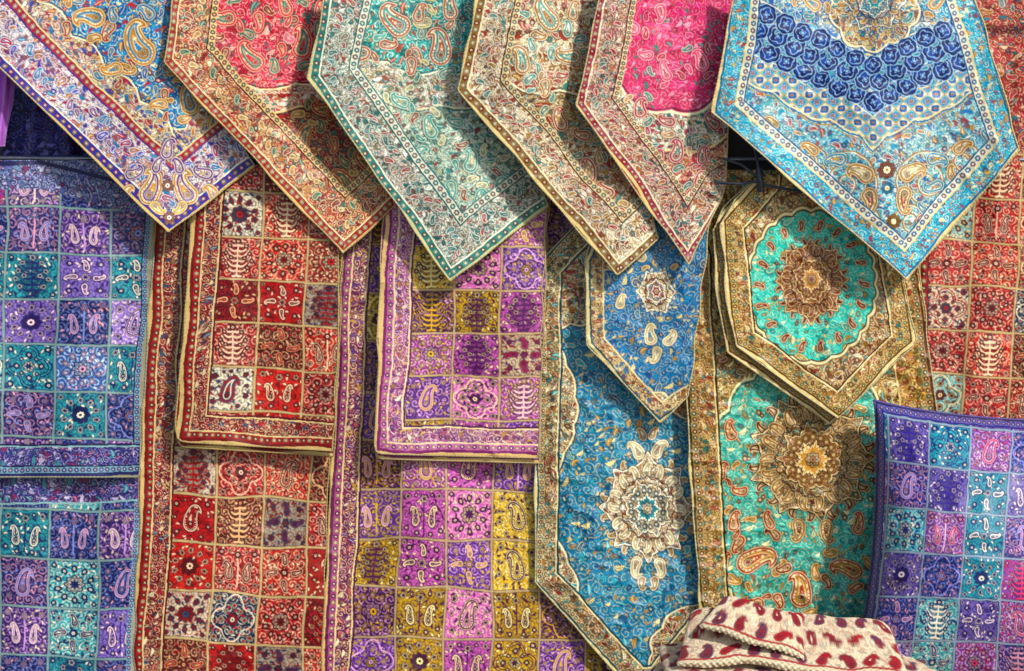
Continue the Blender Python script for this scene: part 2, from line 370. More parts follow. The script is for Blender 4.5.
def paintB(X,Y):
    p1=P('d0143c','70082c','f8c8b8','e04868','308c80','b01040','f090a0')
    p2=P('78141c','2c0810','dcbc8c','b02c34','308070','a86c48','98182c')
    pb=P('b84848','50141c','f8ecc8','e0c898','901828','3c8878','d0a870')
    col=dense(X,Y,p2,12,3,.7,.3)
    c1=dense(X,Y,p1,14,4,.5,.15)
    th=np.arctan2(Y+60,X-270);f=np.hypot((X-272)*.95,(Y+40)*1.0)-126-5*np.abs(np.sin(th*9))
    band=dense(X,Y,P('ece0c4','602428','fffbe8','c02434','3c9888','c88850'),10,5,.8)
    col=mix(col,band,sm(f-22,1.2)); col=mix(col,c1,sm(f,1.2))
    lines(col,f,[(0,1.4,'f8e8bc'),(-2,1.,'4a1420'),(22,1.4,'ecd49c'),(24,1.,'3a1014')])
    clump(col,X,Y,((250,56,24,60,1),(302,42,22,-20,-1),(222,18,19,100,1),(285,5,17,30,1),(258,22,11,200,1),(322,10,11,0,1)),P('d0223c','5c1024','f8dcb8','e04860','348c80','901030'))
    clump(col,X,Y,((305,135,20,-10,1),(345,180,20,30,-1),(320,108,14,90,1),(365,160,14,60,1),(335,145,10,200,1),(368,195,11,0,1)),P('7e1c1e','280810','e0c48c','a01828','28645c','c0a070'))
    border(col,X,Y,[(178,-30),(163,62),(343,253),(404,198)],[(1.5,'flat',C('dcc48c')),(7,'small',P('a01c24','3c1014','f4e0b8','e0c890','f0e4c0','306c5c')),(1.5,'flat',C('e8d8b0')),(29,'pais',pb),(1.5,'flat',C('5c1c20')),(6,'small',P('dcc898','441418','f8e8c4','a82830','306c60'))],3)
    return col
cloth('tablecloth','crimson paisley tablecloth with red and cream border, hanging by a corner','tablecloth',[(178,-30),(163,62),(343,253)],[(350,-30),(350,90),(398,204),(343,253)],fold(.205,-.17,170,.009,140,2),paintB,'d4b87c',group=TOPG,wseed=2)
def paintC(X,Y):
    p1=P('40b0aa','10504e','f0f0d8','289090','c05848','c4b074','74c8be')
    p2=P('a4c8b8','2c5c58','f8f4e0','4c9894','a04034','809888','dcd4b0')
    pb=P('d4d4c0','344c4c','fcfaea','b04840','4c908c','98886c','347470')
    col=dense(X,Y,p2,11,6,.65,.25)
    th=np.arctan2(Y+60,X-440);f=np.hypot(X-435,(Y+70)*1.0)-140-6*np.abs(np.sin(th*8))
    c1=dense(X,Y,p1,14,2,.5,.25)
    c2=dense(X,Y,P('d8d8c4','446462','fefcec','b06048','5c9c94','b8a470'),11,1,.7,.2)
    col=mix(col,c2,sm(f-34,1.2)); col=mix(col,c1,sm(f,1.2))
    lines(col,f,[(0,1.4,'f4ecd0'),(-2,1.,'1c5c5c'),(34,1.4,'f0e8c4'),(36,1.,'286060')])
    clump(col,X,Y,((395,20,26,60,1),(440,45,26,-10,-1),(360,55,17,120,1),(450,5,18,20,1),(412,66,13,190,1),(345,20,15,20,1),(420,12,12,0,1)),P('4fb4ac','243c38','f8ecd0','b86850','389c98','d0c890'))
    clump(col,X,Y,((430,125,16,30,1),(470,160,17,-20,-1),(480,200,16,10,1),(400,100,14,80,1),(450,190,11,200,1),(500,185,11,0,1),(455,120,10,90,1),(420,150,10,-40,1)),P('a9cfc0','205854','f8f8dc','4ca49c','d8cca0','a84c3c'))
    border(col,X,Y,[(330,-30),(308,78),(450,281),(552,204)],[(1.5,'flat',C('d4cc9c')),(7,'small',P('388c84','104844','f4f2d4','e0dcc0','b84c40','98c4b8')),(1.5,'flat',C('ecead0')),(29,'pais',pb),(1.5,'flat',C('2c6c68')),(7,'small',P('e0dcc8','2c5c58','fafaec','388c84','b84c40','888870')),(1.5,'flat',C('408080'))],4)
    return col
cloth('tablecloth','mint and cream paisley tablecloth, hanging by a corner','tablecloth',[(330,-30),(308,78),(450,281)],[(500,-30),(495,100),(549,206),(450,281)],fold(.22,-.16,320,.009,150,0),paintC,'d8cc94',group=TOPG,wseed=3,sat=1.15)
def paintD(X,Y):
    p1=P('e0d4ac','543020','fcf4d8','b03428','34988c','c09038','8c5c3c')
    p2=P('c0ac7c','442818','f4e8c8','a83028','409088','b88c40','7c4430')
    col=dense(X,Y,p2,11,2,.7,.25)
    th=np.arctan2(Y+60,X-560);f=np.hypot(X-565,Y+60)-150-6*np.abs(np.sin(th*8))
    c1=dense(X,Y,p1,13,7,.65,.3)
    col=mix(col,c1,sm(f,1.2)); lines(col,f,[(0,1.6,'fcf0cc'),(2,1.,'503018')])
    clump(col,X,Y,((545,15,24,50,1),(520,60,19,0,-1),(568,55,19,100,1),(505,15,16,30,1),(545,88,13,200,1),(575,10,12,0,1)),P('d5c796','48281c','fcf4d8','b07c34','44a49c','a83428'))
    clump(col,X,Y,((560,120,17,30,1),(590,170,17,-10,-1),(583,135,11,90,1),(615,215,14,-30,1),(605,190,11,60,1),(560,150,10,0,1)),P('b9a86c','50201c','f8ecc8','a83c30','bc9858','40887c'))
    border(col,X,Y,[(482,-30),(458,90),(617,275),(662,236)],[(1.5,'flat',C('dcc890')),(7,'small',P('8c6c40','402818','f8ecc8','e4d4a4','a83028','44887c')),(1.5,'flat',C('f0e4c0')),(27,'pais',P('ece0bc','54301f','fffae4','b03830','b08840','448c84','8c5030')),(1.5,'flat',C('5c3820')),(6,'small',P('dccca0','442818','fcf4d0','a84028','448c84'))],5)
    return col
cloth('tablecloth','cream and gold paisley tablecloth, hanging by a corner','tablecloth',[(482,-30),(458,90),(617,275)],[(625,-30),(618,130),(660,238),(617,275)],fold(.235,-.15,470,.009,130,1),paintD,'dccc90',group=TOPG,wseed=4,sat=1.15,g=1.12)
def paintE(X,Y):
    p1=P('dc1468','840c40','fcb8c8','e84890','b00c4c','f474a0','2c8c80')
    p2=P('d0a88c','5c2430','f8e4cc','b82c50','388478','a84858','b88050')
    col=dense(X,Y,p2,12,4,.65,.35)
    th=np.arctan2(Y+30,X-670);f=np.hypot((X-672)*.8,(Y-0)*.62)-68-4*np.abs(np.sin(th*8))
    c0=dense(X,Y,P('e4e0cc','404c48','fefeee','388478','b82c50','c09458'),11,3,.7,.3)
    col=mix(col,c0,sm(f-24,1.2))
    c1=dense(X,Y,p1,13,5,.4,.12,vine=.7)
    col=mix(col,c1,sm(f,1.2)); lines(col,f,[(0,1.6,'f8f0d0'),(-2,1.,'701040'),(24,1.4,'ecdcb0'),(26,1.,'5c2030')])
    clump(col,X,Y,((630,25,16,50,1),(700,60,15,0,-1),(665,70,14,30,1),(660,15,11,200,1),(645,55,10,100,1)),P('d41a66','801048','f8dccc','e85088','bc1054','34988c'))
    clump(col,X,Y,((640,108,15,20,1),(675,150,17,-20,-1),(703,155,14,10,1),(690,200,15,10,1),(665,120,10,90,1),(700,180,10,0,1),(712,120,12,60,1)),P('d8b49a','581c30','f8ecd4','b03858','409084','d0b088'))
    border(col,X,Y,[(604,-30),(577,105),(689,265),(733,198)],[(1.5,'flat',C('dcc890')),(6,'small',P('983048','401424','f8e0c4','e4cca4','b83054','387c70')),(1.5,'flat',C('ecd8bc')),(23,'pais',P('ccac90','502434','f8e8d0','a42840','b07444','38807c')),(1.5,'flat',C('5c2030')),(5,'small',P('dccaa8','442818','f8ecc4','a83850','387c70'))],6)
    return col
cloth('tablecloth','magenta and cream paisley tablecloth, hanging by a corner','tablecloth',[(604,-30),(577,105),(689,265)],[(755,-30),(730,120),(722,200),(689,265)],fold(.245,-.24,590,.009,120,1),paintE,'dcc890',group=TOPG,wseed=5)
def lattice(X,Y,sz):
    a=(X+Y*1.1)/sz;b=(X-Y*1.1)/sz
    la=((a%1)-.5)*2;lb=((b%1)-.5)*2;par=((np.floor(a)+np.floor(b)).astype(int)&1)
    bgl=np.where(par[:,None]==0,C('3cb0c8'),C('ece4cc'));lat=bgl*(.88+.24*vn(X/5,Y/5,2))[:,None]
    rosette(lat,la/.82,lb/.82,2.2*STEP/sz*1.3,C('28589c'),np.where(par[:,None]==0,C('ece8d8'),C('3090c0')),C('c89440'),C('24508c'),4)
    e=np.maximum(np.abs(la),np.abs(lb));lay(lat,sm(.85-e,.15)*.9,C('d0bc80'));lay(lat,sm(.96-e,.1)*.6,C('28589c'));return lat
def paintF(X,Y):
    pm=P('dccc98','2c4068','f8f0d4','c89840','348cac','3ca8a8','a86c40')
    col=dense(X,Y,P('94d0d4','285c84','fcfcec','c89840','34a8c0','3484c0','b85444','6cc4c4'),11,5,.7,.4,ang=.78)
    lat=lattice(X-872,Y,16)
    ax=np.abs(X-872)
    V=Y+ax*.50+6*np.abs(np.sin(ax/22))
    lat_b=146+4*np.abs(np.cos(ax/9))
    f1=V-lat_b;col=mix(col,lat,sm(f1,1.2));lines(col,f1,[(0,1.6,'f0e0ac'),(2.4,1.2,'2a5f90'),(5,1.,'c89840')])
    nv=dense(X,Y,P('3c98c0','10306c','d8ecec','2c68b0','50b8c8','e0d4a0','183c88'),9,2,.5,0)
    f2=V-118;col=mix(col,nv,sm(f2,1.2));lines(col,f2,[(0,1.3,'ece4c0')])
    up=dense(X,Y,P('5cc0cc','1c5090','f8f4dc','d0a040','2c90c0','e4d49c','2c6cb0'),12,1,.6,.4)
    f=V-62;col=mix(col,up,sm(f,1.2));lines(col,f,[(0,1.4,'f8ecc4')])
    rr=np.hypot((X-875),(Y-2)*.95);th=np.arctan2(Y-2,X-875);f=rr-42-5*np.abs(np.sin(th*5))
    col=mix(col,dense(X,Y,pm,12,1,.6,.3),sm(f,1.2));lines(col,f,[(0,1.6,'f8ecc4'),(2,1,'3a5070')])
    clump(col,X,Y,((812,2,15,60,1),(938,2,15,-60,-1),(790,-14,13,0,1),(960,-14,13,0,-1)),P('ccb880','24406c','f8ecc8','c89434','309cb0'))
    medal(col,X,Y,875,0,25,1,pm,12)
    for row in range(3):
        n=(8,8,7)[row];base=(104,84,66)[row];sz=(10.5,11.,9.5)[row]
        for s in (-1,1):
            for k in range(n):
                if k==0 and s==-1 and row!=1: continue
                dx=k*17.5+(0 if row!=1 else 8.5)
                hx=hsh(np.array([k+3*s]),np.array([row]),2)[0];hy=hsh(np.array([k]),np.array([row+s]),4)[0]
                x=872+s*dx+(hx-.5)*3;y=base-dx*.50+(hy-.5)*3
                stamp(col,X,Y,x+s*sz*.9,y+7,4.5,s*60+k*30,p_pais,s,dk=C('184078'),lt=C('c8e4e4'),a=C('3498a8'),b=C('2c68a8'))
                stamp(col,X,Y,x,y,sz+hx*1.8,k*40+row*90,rose,1,dk=C('0e2260'),c1=C('1e4890'),c2=C('a8cce0'))
    pg=P('e8e0c0','44301c','fcf0d0','bc8830','e4d8b0','a85038')
    pt=P('e8e0c0','2c4c68','fcf0d0','3498b0','d4a84c','bc8830')
    for (ox,sg) in((887,1),(887,-1)):
        for (ux,uy,Ro,pp_) in ((42,182,34,11),(24,220,20,9),(78,160,20,9)):
            xx=(X-ox)*sg; r1=np.hypot(xx-ux,Y-uy);t1=np.arctan2(Y-uy,xx-ux)
            q=(t1/6.2832+r1/pp_)%1;lay(col,sm(np.maximum(np.abs(q-.5)*pp_-.8,np.maximum(r1-Ro,4-r1)),1)*.85,C('a47430'))
            lay(col,sm(np.maximum(np.abs(((q+.12)%1)-.5)*pp_-.5,np.maximum(r1-Ro,4-r1)),1)*.85,C('f8ecc8'))
    for s in(-1,1):
        SP(col,X,Y,887+s*26,172,16,-s*50,pg,s);SP(col,X,Y,887+s*17,200,15,s*160,pg,-s,0,2);SP(col,X,Y,887+s*52,160,13,-s*80,pt,s,0,1)
        SP(col,X,Y,892+s*30,224,11,s*30,pg,s,2,1);SP(col,X,Y,887+s*48,186,12,s*120,pt,s);SP(col,X,Y,887+s*76,148,11,-s*40,pg,s,0,2);SP(col,X,Y,890+s*13,244,9,s*10,pt,s)
        SP(col,X,Y,887+s*66,172,9,s*20,pg,s,0,1);SP(col,X,Y,887+s*36,208,8,s*60,pt,s);SP(col,X,Y,887+s*8,230,8,s*60,pt,s);SP(col,X,Y,887+s*98,138,9,s*60,pt,s);SP(col,X,Y,887+s*114,122,9,-s*30,pg,s)
    SR(col,X,Y,887,170,10,P('0a0a0a','4a3820','fff4d4','a84c38','bc8830'),8);SR(col,X,Y,893,220,8,pg,8);SR(col,X,Y,887,188,7,pt,8)
    border(col,X,Y,[(738,-40),(712,112),(907,280),(1020,148),(965,-40)],[(1.5,'flat',C('e8d098')),(2,'flat',C('24789c')),(17,'dens',P('1cacc8','0c5c88','f4ecbc','30c4dc','b04c38','d8a844','5cd8e0')),(1.5,'flat',C('ecd8a0')),(7,'small',P('e4e0c8','385c7c','fcf8e4','2c88b8','b04840','c8a048')),(1.5,'flat',C('286890'))],7)
    return col
cloth('tablecloth','turquoise tablecloth with navy roses and golden arabesques, hanging by a corner','tablecloth',[(738,-30),(712,112),(907,280)],[(967,-30),(1020,150),(907,280)],fold(.26,-.02,720,.010,130,2),paintF,'ecd898',wr=.0025,group=TOPG,wseed=6,sat=1.18,g=1.14)
# =========== checkered cloths
DEEP={'n':('20286c','8c98d0','e0a8bc','0c1038'),'p':('4c3080','d0a4d8','f0d8c8','1c143c'),'t':('3ca4a8','1c306c','f4ecd0','182858'),'l':('9880c4','482880','fcdcdc','281c5c'),'v':('8048a0','f0c8d8','e04870','241450'),'b':('3c74b0','dce8f8','e4b0c0','182c60')}
def stripes_purple(w=26):
    return [(2,'flat',C('a89f84')),(4,'flat',C('30346c')),(6,'small',P('84acb4','24286c','e8e4d4','5044a0','a04070','384498')),(1.5,'flat',C('28305c')),(w-12,'dens',P('34387c','14184c','d0c4dc','8070bc','4ca4a8','a04070','5c54a4')),(1.5,'flat',C('94b8b8')),(2,'flat',C('282c5c'))]
def paintH(X,Y):
    col=checker(X,Y,8,160,52.5,46,1.5,['pnv','npn','tlt','lnl','tbt','ntn'],DEEP,'94b0a8','242860',1)
    border(col,X,Y,[(-60,160),(40,163),(152,190)],[(2,'flat',C('303060')),(24,'dens',P('383c80','14184c','d4d0e4','787cb8','a04070','90a8c8'))],2)
    border(col,X,Y,[(155,150),(140,479)],[(2,'flat',C('a89f84')),(5,'small',P('84acb4','24286c','e8e4d4','5044a0','a04070','384498')),(1.5,'flat',C('28305c'))],3)
    border(col,X,Y,[(139,477),(-60,481)],stripes_purple(30),3)
    return col
cloth('tablecloth','purple and teal checkered floral tablecloth with striped hem','tablecloth',[(-40,160),(-40,481)],[(150,160),(154,230),(138,477)],fold(.085,0,0,.008,100,0),paintH,'a8a88c',wseed=1,sat=1.05,g=1.25)
def paintI(X,Y):
    col=checker(X,Y,2,508,49,49,1.5,['tnp','ntn','ptl','ntn'],DEEP,'94b0a8','242860',3)
    border(col,X,Y,[(142,440),(132,710)],[(2,'flat',C('a89f84')),(5,'small',P('84acb4','24286c','e8e4d4','5044a0','a04070','384498'))],3)
    border(col,X,Y,[(150,478),(-60,482)],[(22,'dens',P('2c3070','14184c','d0c4dc','8070bc','4ca4a8','a04070','5c54a4')),(2,'flat',C('94b8b8'))],3)
    return col
cloth('tablecloth','navy and teal checkered floral tablecloth in a lower layer','tablecloth',[(-40,440),(-40,705)],[(141,440),(133,705)],fold(.05,0,0,.008,100,2),paintI,'8c8c84',wseed=3,sat=1.05,g=1.25)
RED={'r':('b40c1c','f4d0b4','6c0c1c','480814'),'o':('c83828','f8dcb8','801020','4c0c14'),'c':('e0d4b8','a8141c','24506c','501420'),'d':('64101c','e8bc90','b82430','28040c'),'g':('b0a894','901420','24446c','341018'),'n':('28385c','ece0c4','c83038','101020'),'b':('98382c','f4d8b0','c01c24','380c10')}
def bred(w): return [(2,'flat',C('d0b884')),(3,'flat',C('781018')),(6,'small',P('a82028','400c10','f4e0b8','e8dcb0','3c6860','c87c50')),(1.5,'flat',C('dcc898')),(w-19,'dens',P('981c28','40101a','f0dcb8','c8a478','3c6480','b83038','841428')),(1.5,'flat',C('dcc898')),(2,'flat',C('681820'))]
def paintJ(X,Y):
    col=checker(X,Y,171,445,47,48.5,2.6,['crod','rdgr','orob','cnrd','drgo'],RED,'d0bc8c','58101c',2)
    border(col,X,Y,[(158,120),(130,705)],bred(36),4)
    return col
cloth('tablecloth','long red and cream checkered tablecloth with floral border','tablecloth',[(152,170),(150,260),(129,705)],[(342,170),(335,300),(320,705)],fold(.045,0,0,.009,130,1),paintJ,'c0a468',wseed=4,sat=1.15)
def paintK(X,Y):
    col=checker(X,Y,214,234,47.5,44,3,['rob','drg','rdo','cor'],RED,'d0bc8c','58101c',5)
    border(col,X,Y,[(197,150),(177,441),(333,452)],bred(33),5)
    return col
def folded_pair(name,label,left,right,depth,paint,pipe,off=(0,6),wseed=0,group=None,wr=.002,dd=.012,sat=1.15,g=1.2):
    ob=cloth(name,label,'table runner',left,right,depth,paint,pipe,wseed=wseed,wr=wr,sat=sat,g=g)
    l2=[(x+off[0],y+off[1]) for x,y in left];r2=[(x+off[0],y+off[1]) for x,y in right]
    cloth('under_layer',None,None,l2,r2,lambda X,Y:depth(X,Y)-dd,lambda X,Y:paint(X-off[0],Y-off[1]),pipe,parent=ob,wseed=wseed+1,wr=wr,step=1.1,sat=sat,g=g)
    return ob
folded_pair('table_runner','folded red checkered runner with rounded corner and piping',[(197,165),(190,230),(176,430),(177,438),(182,442),(333,451)],[(343,165),(338,300),(333,451)],fold(.10,0,0,.008,120,0),paintK,'ccb070',(1,5),2)
PUR={'p':('6c3c90','ecb8dc','e4c050','28103c'),'y':('d4b03c','5c2054','fcecac','442034'),'k':('d478b8','5c1860','fce0b4','441048'),'d':('4c1c58','e0a8c4','d8ac44','180420'),'l':('d0c098','802878','a83038','401438'),'m':('a85098','f8d0cc','e4c050','341044')}
def bpur(w): return [(2,'flat',C('d0b47c')),(3,'flat',C('642050')),(6,'small',P('a85880','401030','f4e0b8','e8dcb0','683888','cca044')),(1.5,'flat',C('dcc898')),(w-19,'dens',P('883060','400c34','f0dcb8','c8a050','683888','c87068','702858')),(1.5,'flat',C('dcc898')),(2,'flat',C('541848'))]
def bpink(w): return [(2,'flat',C('dcc08c')),(3,'flat',C('84386c')),(6,'small',P('c87ca8','58204c','f8e8c8','f0dcb8','8050a0','d8b050')),(1.5,'flat',C('ecd8b0')),(w-19,'dens',P('c080ac','58204c','f8e8d0','d8b060','8050a0','d07c90','985088')),(1.5,'flat',C('ecd8b0')),(2,'flat',C('642858'))]
def paintL(X,Y):
    col=checker(X,Y,353,440,47.5,49,1.2,['dmkp','pkky','ykpy','dyky','pyky'],PUR,'c8b088','3c1034',1)
    border(col,X,Y,[(348,120),(320,705)],bpur(33),4)
    return col
cloth('tablecloth','long purple and mustard checkered tablecloth with floral border','tablecloth',[(345,185),(341,300),(319,705)],[(625,185),(622,705)],fold(.05,0,0,.009,130,3),paintL,'c0a468',wseed=5,sat=1.15)
def paintM(X,Y):
    col=checker(X,Y,409,245,46.5,43.5,1.2,['ykp','dyk','mkl','pkm'],PUR,'d0b88c','3c1034',4)
    border(col,X,Y,[(390,150),(374,453),(560,459)],bpink(33),6)
    return col
folded_pair('table_runner','folded purple and pink checkered runner with piping',[(384,185),(380,300),(374,445),(376,452),(382,454),(538,458)],[(548,185),(542,300),(538,458)],fold(.10,0,0,.008,110,2),paintM,'ccb480',(1,5),3,sat=1.15)
def paintG1(X,Y):
    return dense(X,Y,P('a82038','4c1020','f4d4b4','c84858','388c94','b88050'),12,3,.7,.35,ang=.5)
cloth('tablecloth','crimson floral cloth hanging behind the rose-patterned tablecloth','tablecloth',[(940,-30),(960,60),(975,215)],[(1090,-30),(1090,215)],fold(.045,0,0,.005,70,2),paintG1,'ccac74',wseed=1)
def paintG2(X,Y):
    col=checker(X,Y,927,238,46,45,4,['rob','crn','rod','tro'],{**RED,'t':('80b4b0','881420','ecd4a4','3c1018')},'d0bc8c','58101c',6)
    border(col,X,Y,[(925,150),(912,440)],[(2,'flat',C('d0b884')),(7,'small',P('a82028','400c10','f4e0b8','e8dcb0','3c6860','c87c50')),(1.5,'flat',C('681820'))],5)
    return col
cloth('tablecloth','bright red checkered tablecloth beside a golden runner','tablecloth',[(906,150),(906,440)],[(1090,150),(1090,440)],fold(.075,0,0,.006,60,1),paintG2,'c8a468',wseed=6,sat=1.15,g=1.22)
# =========== runners
def paintN(X,Y):
    pf=P('087ca0','043c58','ecdca4','18a0b8','c89c50','086084','50b8c4')
    pc=P('d0bc8c','4c3028','fcf4d0','a83430','309c9c','b88444','6c5040')
    col=dense(X,Y,pf,14,3,.4,.08,vine=.65,small=.2)
    f2=np.hypot(X-556,Y-246)-78-5*np.abs(np.sin(np.arctan2(Y-246,X-556)*9))
    f3=np.hypot((X-700)*1.1,Y-380)-40-4*np.abs(np.sin(Y/8));f2=np.minimum(f2,f3)
    f4=np.hypot(X-708,Y-660)-56-4*np.abs(np.sin(Y/8));f2=np.minimum(f2,f4)
    f5=(X-560)+14*np.cos((Y-505)/95*PI)-2-3*np.abs(np.sin(Y/9));f2=np.minimum(f2,f5)
    col=mix(col,dense(X,Y,pc,10,6,.7,.3),sm(f2,1.2));lines(col,f2,[(0,1.6,'f8e8b8'),(2.2,1.,'4c3024')])
    pm=P('e8dcb4','4c3024','fffae0','dccca0','b89058','30848c','a83c30')
    medal(col,X,Y,648,508,37,1.15,pm,16)
    for s in(-1,1):
        SP(col,X,Y,648+s*12,450,12,-s*20,pm,s);SP(col,X,Y,648+s*12,568,12,s*200,pm,s);SP(col,X,Y,648+s*6,434,8,-s*10,pm,s,1,2);SP(col,X,Y,648+s*6,584,8,s*190,pm,s,1,2)
    border(col,X,Y,[(575,225),(537,263),(534,582),(632,690),(662,690),(704,636)],[(1.5,'flat',C('dccc98')),(2,'flat',C('305860')),(5,'small',P('ccb888','4c3028','f8f0cc','a83430','309c9c','b88444')),(13,'dens',P('a89468','443028','f4e8c0','a03430','309c9c','b88444','645038')),(1.5,'flat',C('e4d4a4')),(2,'flat',C('204c58'))],5)
    return col
cloth('table_runner','long teal runner with cream medallion and pointed end','table runner',[(575,225),(537,263),(534,582),(632,690)],[(716,225),(712,420),(710,630),(662,690)],fold(.08,0,0,.006,160,1),paintN,'d8c88c',wr=.004,wseed=2,wsc=20,sat=1.15,g=1.15)
def paintO(X,Y):
    pf=P('1080ac','043c60','ecdca4','2894c0','c89c50','0c5890')
    col=dense(X,Y,pf,12,5,.4,.1,vine=.65,small=.2)
    pm=P('e0d2a8','4c3024','fffae0','dcc890','3490b0','a83c30')
    f=np.hypot(X-595,Y-225)-45;f=np.minimum(f,np.hypot(X-640,Y-425)-35)-4*np.abs(np.sin(Y/9+X/9))
    col=mix(col,dense(X,Y,P('d0bc8c','4c3028','fcf4d0','a83430','309c9c','b88444'),10,6,.75),sm(f,1.2));lines(col,f,[(0,1.6,'f8e8b8')])
    medal(col,X,Y,656,290,16,1.15,pm,12);SP(col,X,Y,650,334,13,20,pm,1);SP(col,X,Y,670,338,11,-50,pm,-1);SP(col,X,Y,638,252,10,60,pm,1);SP(col,X,Y,655,356,10,180,pm,1);SP(col,X,Y,620,300,9,0,pm,1)
    border(col,X,Y,[(610,205),(587,262),(588,345),(660,423),(700,396)],[(1.5,'flat',C('dccc98')),(2,'flat',C('305860')),(11,'dens',P('c4b080','443028','f4e8c0','a03430','3080a8','b88444')),(1.5,'flat',C('e4d4a4'))],2)
    return col
cloth('table_runner','small blue pointed runner with cream medallion','table runner',[(600,205),(586,262),(588,345),(592,351),(660,423)],[(712,205),(688,396),(660,423)],fold(.135,0,0,.004,120,0),paintO,'dccc94',wr=.003,wseed=3,sat=1.15,g=1.14)
def paintP(X,Y):
    pf=P('30c4b0','0c5c58','f4e8b4','20a09c','c89c44','60d8c0','a85c2c')
    pc=P('c4a868','50300f','f8e8b4','9c3420','30988c','c08c38','785420')
    Xc=X-(Y-450)*.03
    col=dense(X,Y,pf,13,3,.45,.15,vine=.6,small=.2)
    rr=np.hypot((Xc-805)/1.0,(Y-500)*.72);th=np.arctan2((Y-500)*.72,Xc-805)
    f=100-rr+6*np.abs(np.sin(th*9))
    col=mix(col,dense(X,Y,pc,11,1,.8,.3),sm(f,1.2));lines(col,f,[(0,1.8,'f8ecb4'),(2.4,1.1,'50300f')])
    pm=P('d0ac60','44200c','f4dca4','9c6c30','6c1c14','c89448','30887c')
    medal(col,X,Y,812,458,50,1.0,pm,18)
    SP(col,X,Y,798,532,14,190,pm,1);SP(col,X,Y,828,532,14,170,pm,-1)
    po=P('b0602c','4c1c0c','fce4ac','b03c24','c88c30','882018')
    clump(col,X,Y,((757,560,26,-60,1),(800,590,24,-10,-1),(846,568,22,60,-1),(768,522,11,30,1),(735,520,14,10,1),(755,602,15,100,1),(722,470,13,0,1),(730,430,12,30,1),(860,522,12,-20,-1),(740,490,10,90,1),(725,560,12,0,1)),po)
    border(col,X,Y,[(682,262),(684,380),(701,616),(730,700)],[(1.5,'flat',C('dcc884')),(2.5,'flat',C('4c3c1c')),(6,'small',P('ac905c','3c2814','f8e8b4','9c3420','30887c','c08c38')),(18,'dens',P('a48854','402410','ecd49c','9c3420','30887c','b88840')),(1.5,'flat',C('e4d094')),(2,'flat',C('3c2c14'))],2)
    border(col,X,Y,[(905,150),(938,420),(938,700)],[(1.5,'flat',C('dcc884')),(2.5,'flat',C('6c3418')),(6,'small',P('ac905c','3c2814','f8e8b4','9c3420','30887c','c08c38')),(24,'dens',P('b88840','48280f','f8dc94','a84024','d0943c','707848')),(1.5,'flat',C('e4d094'))],2)
    return col
cloth('table_runner','long green and gold runner with brown medallion','table runner',[(720,170),(683,255),(684,380),(701,616),(728,700)],[(908,170),(937,415),(930,700)],fold(.11,0,0,.006,170,0),paintP,'dccc94',wr=.004,wseed=5,wsc=20,sat=1.12,g=1.13)
def paintQ(X,Y):
    pf=P('30ccb8','0c6860','f4e8b4','20a49c','c89c44','6ce0cc')
    pc=P('d0b47c','50301a','fcf0c8','a83c30','30988c','c08c3c','845c38')
    col=dense(X,Y,pc,11,4,.8,.3)
    rr=np.hypot((X-812)/1.0,(Y-285)*.84);th=np.arctan2(Y-285,X-812)
    c1=dense(X,Y,pf,12,2,.4,.1,vine=.6,small=.25)
    f=rr-62-2.5*np.abs(np.sin(th*12))
    lay(col,sm(f-4,1.2),C('643818'));lay(col,sm(f-3,1.2),C('f4e4b0'))
    col=mix(col,c1,sm(f,1.2));lines(col,f,[(0,1.4,'502c18')])
    clump(col,X,Y,[(812+math.cos(k/18*6.283)*53,285+math.sin(k/18*6.283)*62,6.5,90-k/18*360,1) for k in range(18)],P('0a0a0a','50201c','f4e4b0','982820','c08c34'))
    medal(col,X,Y,812,281,29,1.18,P('8c6428','44140f','ecd09c','8c4c30','701418','c08c50'),16)
    border(col,X,Y,[(760,180),(722,222),(735,345),(838,418),(915,343),(888,180)],[(1.5,'flat',C('e4d098')),(2,'flat',C('6c4c20')),(5,'small',P('c8ac68','3c2814','f8e8b4','9c3420','30887c','c08c38')),(11,'dens',P('b49860','402410','f8e4ac','a03c28','30887c','b88840')),(1.5,'flat',C('f0dca4')),(1.5,'flat',C('4c3014'))],2)
    return col
folded_pair('table_runner','folded pointed runner with turquoise oval and dark red rosette',[(762,175),(735,200),(721,225),(727,300),(736,346),(838,418)],[(880,175),(898,262),(915,338),(912,347),(838,418)],fold(.165,0,0,.006,150,1),paintQ,'e4d098',(-9,6),4,wr=.003,dd=.02,sat=1.12,g=1.14)
# =========== gap items
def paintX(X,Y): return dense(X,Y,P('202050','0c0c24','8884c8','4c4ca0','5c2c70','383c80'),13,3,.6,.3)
cloth('shawl','dark navy patterned shawl in the shade under the tablecloths','shawl',[(-40,40),(-40,156)],[(112,40),(100,156)],fold(.03,0,0,.008,40,1),paintX,'505090',wseed=2)
def paintY(X,Y):
    col=np.ones((len(X),3))*C('b47cc4');col*=(.6+.7*vn(X/3,Y/40,2))[:,None];return col
cloth('scarf','plain lilac scarf draped beside the navy shawl','scarf',[(-40,70),(-40,146)],[(16,70),(13,100),(4,146)],fold(.13,0,0,.01,14,1),paintY,'b080c0',wseed=2)
metal=mat('dull_steel',False,(.25,.27,.33),.35,.9,0,.1,60)
dark=mat('dark_painted_metal',False,(.05,.06,.08),.35,.7,0,.1,60)
def rod(name,pts,r,m,parent=None,**k):
    P3=np.array([W(np.array(float(a)),np.array(float(b)),np.array(float(c))) for a,b,c in pts])
    ob=tube(name,P3,r,m,0,.1,12);return link(ob,parent,**k)
rod('hanging_rail',[(-80,158,.072),(400,159,.072),(1120,160,.072)],.006,metal,label='thin steel rail carrying the lower row of cloths',cat='rail')
